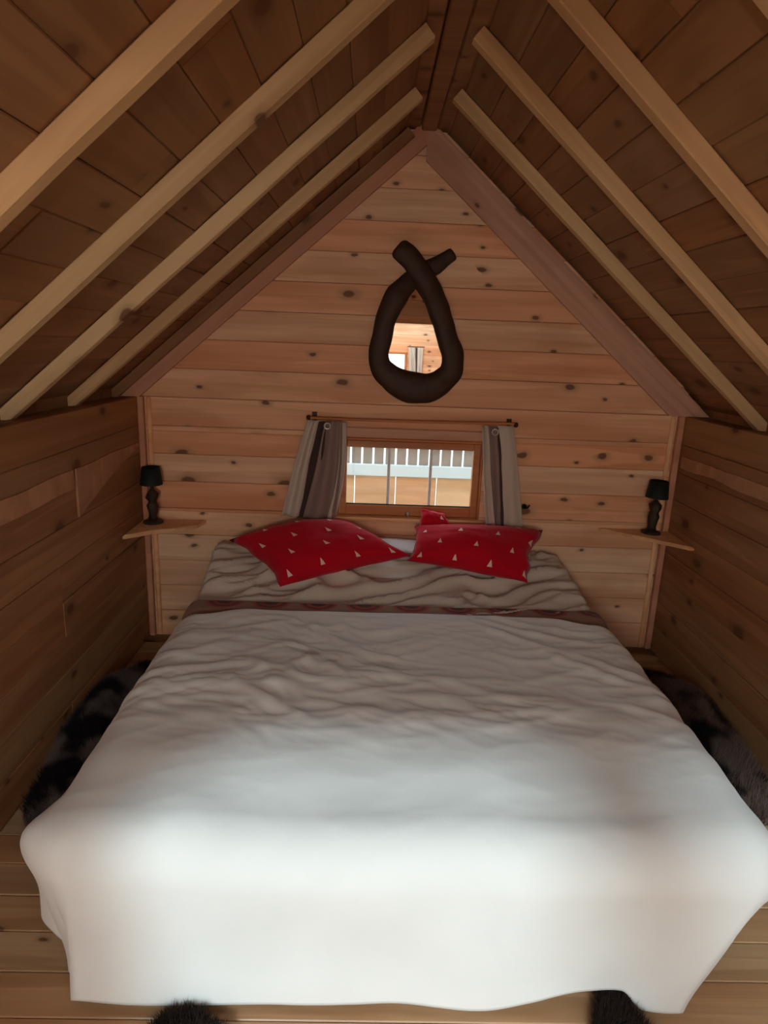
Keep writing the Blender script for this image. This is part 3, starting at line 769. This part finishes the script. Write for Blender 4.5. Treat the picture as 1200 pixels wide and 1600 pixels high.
cushion('pillow', 'white pillow lying flat between the two red cushions under the window', (-.24, -.035, .560), (-.22, -.17, .535), (.06, -.17, .535), (.06, -.035, .560), .016, .04, WHITEPIL, (0, 0, 1), (.5, .5))['category'] = 'pillow'

# ------------------------------------------------------------------ animal pelts
def pelt(name, label, outline_fn, mat, loc, n_hair, hl, seed, zf):
    """outline_fn(t)->(x,y) radius shape, zf(x,y)->height"""
    t_ = thing(name, label, 'fur rug', loc)
    rnd = random.Random(seed); NR, NA = 10, 48
    vs = [(0, 0, zf(0, 0)+.02)]; fs = []
    for j in range(1, NR+1):
        for k in range(NA):
            a = 2*math.pi*k/NA; R = outline_fn(a); q = j/NR; x = R[0]*q; y = R[1]*q
            vs.append((x, y, zf(x, y)+.02*math.sqrt(max(0, 1-q**4))+.004))
    for k in range(NA): fs.append((0, 1+k, 1+(k+1) % NA))
    for j in range(NR-1):
        for k in range(NA): fs.append((1+j*NA+k, 1+(j+1)*NA+k, 1+(j+1)*NA+(k+1) % NA, 1+j*NA+(k+1) % NA))
    ob('hide', me('hide', vs, fs, mat, True), t_)
    hv = []; hf = []
    for i in range(n_hair):
        a = rnd.uniform(0, 2*math.pi); q = math.sqrt(rnd.random()); R = outline_fn(a); x, y = R[0]*q, R[1]*q
        z = zf(x, y)+.02*math.sqrt(max(0, 1-q**4))+.003
        dx = R[0]*.25+rnd.gauss(0, .3); dy = R[1]*.25+rnd.gauss(0, .3); dz = .75+rnd.random()*.4; m_ = math.sqrt(dx*dx+dy*dy+dz*dz); h = hl*rnd.uniform(.6, 1.1)
        wx, wy = rnd.uniform(-1, 1)*.0012, rnd.uniform(-1, 1)*.0012
        b_ = len(hv); hv += [(x-wx, y-wy, z), (x+wx, y+wy, z), (x+dx/m_*h+.004*rnd.gauss(0, 1), y+dy/m_*h, z+dz/m_*h)]; hf.append((b_, b_+1, b_+2))
    tag(ob('fur', me('fur', hv, hf, mat), t_), kind='stuff')
    return t_
def blob(ax, ay, s):
    def f(a):
        r = 1+.22*noise.noise(Vector((math.cos(a)*1.7, math.sin(a)*1.7, s)))+.08*noise.noise(Vector((math.cos(a)*5, math.sin(a)*5, s)))
        return (ax*r*math.cos(a), ay*r*math.sin(a))
    return f
pelt('fur_rug', 'grey and black animal hide heaped on the floor left of the bed', blob(.15, .50, 3), FUR_MIX, (-1.13, -.98, 0), 26000, .035, 1, lambda x, y: .03+.10*math.exp(-((x+.05)/.10)**2-((y-.1)/.3)**2)+.05*noise.noise(Vector((x*6, y*6, 1)))*.5+.02)
pelt('fur_rug', 'brown and grey animal hide on the floor right of the bed', blob(.17, .48, 8), FUR_MIX2, (1.10, -.90, 0), 26000, .035, 2, lambda x, y: .04+.08*math.exp(-((x-.03)/.12)**2-((y-.15)/.3)**2)+.02*noise.noise(Vector((x*6, y*6, 4))))
def cone_tip(a):
    c, s = math.cos(a), math.sin(a)
    return (.13*c*(1-.62*max(0, s)), .265*s*(1.0 if s > 0 else 1.0))
pelt('fur_rug', 'dark brown furry hide with a blunt tip at the foot of the bed, right', cone_tip, FUR_DARK, (.405, -2.165, 0), 16000, .03, 3, lambda x, y: .015)
pelt('fur_rug', 'black furry hide edge on the floor at the bottom left', blob(.12, .17, 5), FUR_DARK, (-.56, -2.155, 0), 14000, .03, 4, lambda x, y: .015)

# ------------------------------------------------------------------ outside the small window
gr = tag(ob('ground', box_mesh(-12, 12, -12, 12, -.6, -.35, GRAVEL, 0)), 'pale gravel ground outside the cabin', 'ground', kind='structure')
fe = thing('fence', 'wooden fence with pale blue rail outside the small window', 'fence', (0, 1.6, -.35))
inv = Matrix.Translation((0, -1.6, .35))
for i in range(-6, 7):
    o = ob('cladding_board', box_mesh(i*.305+.002, i*.305+.300, 1.62, 1.645, -.35, .555, CLAD, .004), fe); o.matrix_parent_inverse = inv
for i in range(-22, 24):
    x = i*.083; o = ob('picket', box_mesh(x, x+.068, 1.63, 1.65, .60, .765, GREYFENCE, .002), fe); o.matrix_parent_inverse = inv
for (z0, z1, y0, y1, m_) in ((.548, .635, 1.585, 1.618, WHITEPAINT), (.76, .80, 1.60, 1.65, GREYFENCE)):
    o = ob('rail', box_mesh(-1.9, 1.95, y0, y1, z0, z1, m_, .004), fe); o.matrix_parent_inverse = inv
for x in (-1.85, 1.9):
    o = ob('post', box_mesh(x-.04, x+.04, 1.65, 1.73, -.35, .9, GREYFENCE, .004), fe); o.matrix_parent_inverse = inv

# portals only guide sampling of the sky through the two windows
for nm, x, y, z, sx, sz, rot in (('sky_portal', (rx0+rx1)/2, YR-.10, (rz0+rz1)/2, rx1-rx0, rz1-rz0, 90), ('sky_portal', -.004, .10, .866, .62, .30, -90)):
    l = bpy.data.lights.new(nm, 'AREA'); l.shape = 'RECTANGLE'; l.size = sx; l.size_y = sz; l.cycles.is_portal = True
    o = bpy.data.objects.new(nm, l); C.objects.link(o); o.location = (x, y, z); o.rotation_euler = (math.radians(rot), 0, 0)
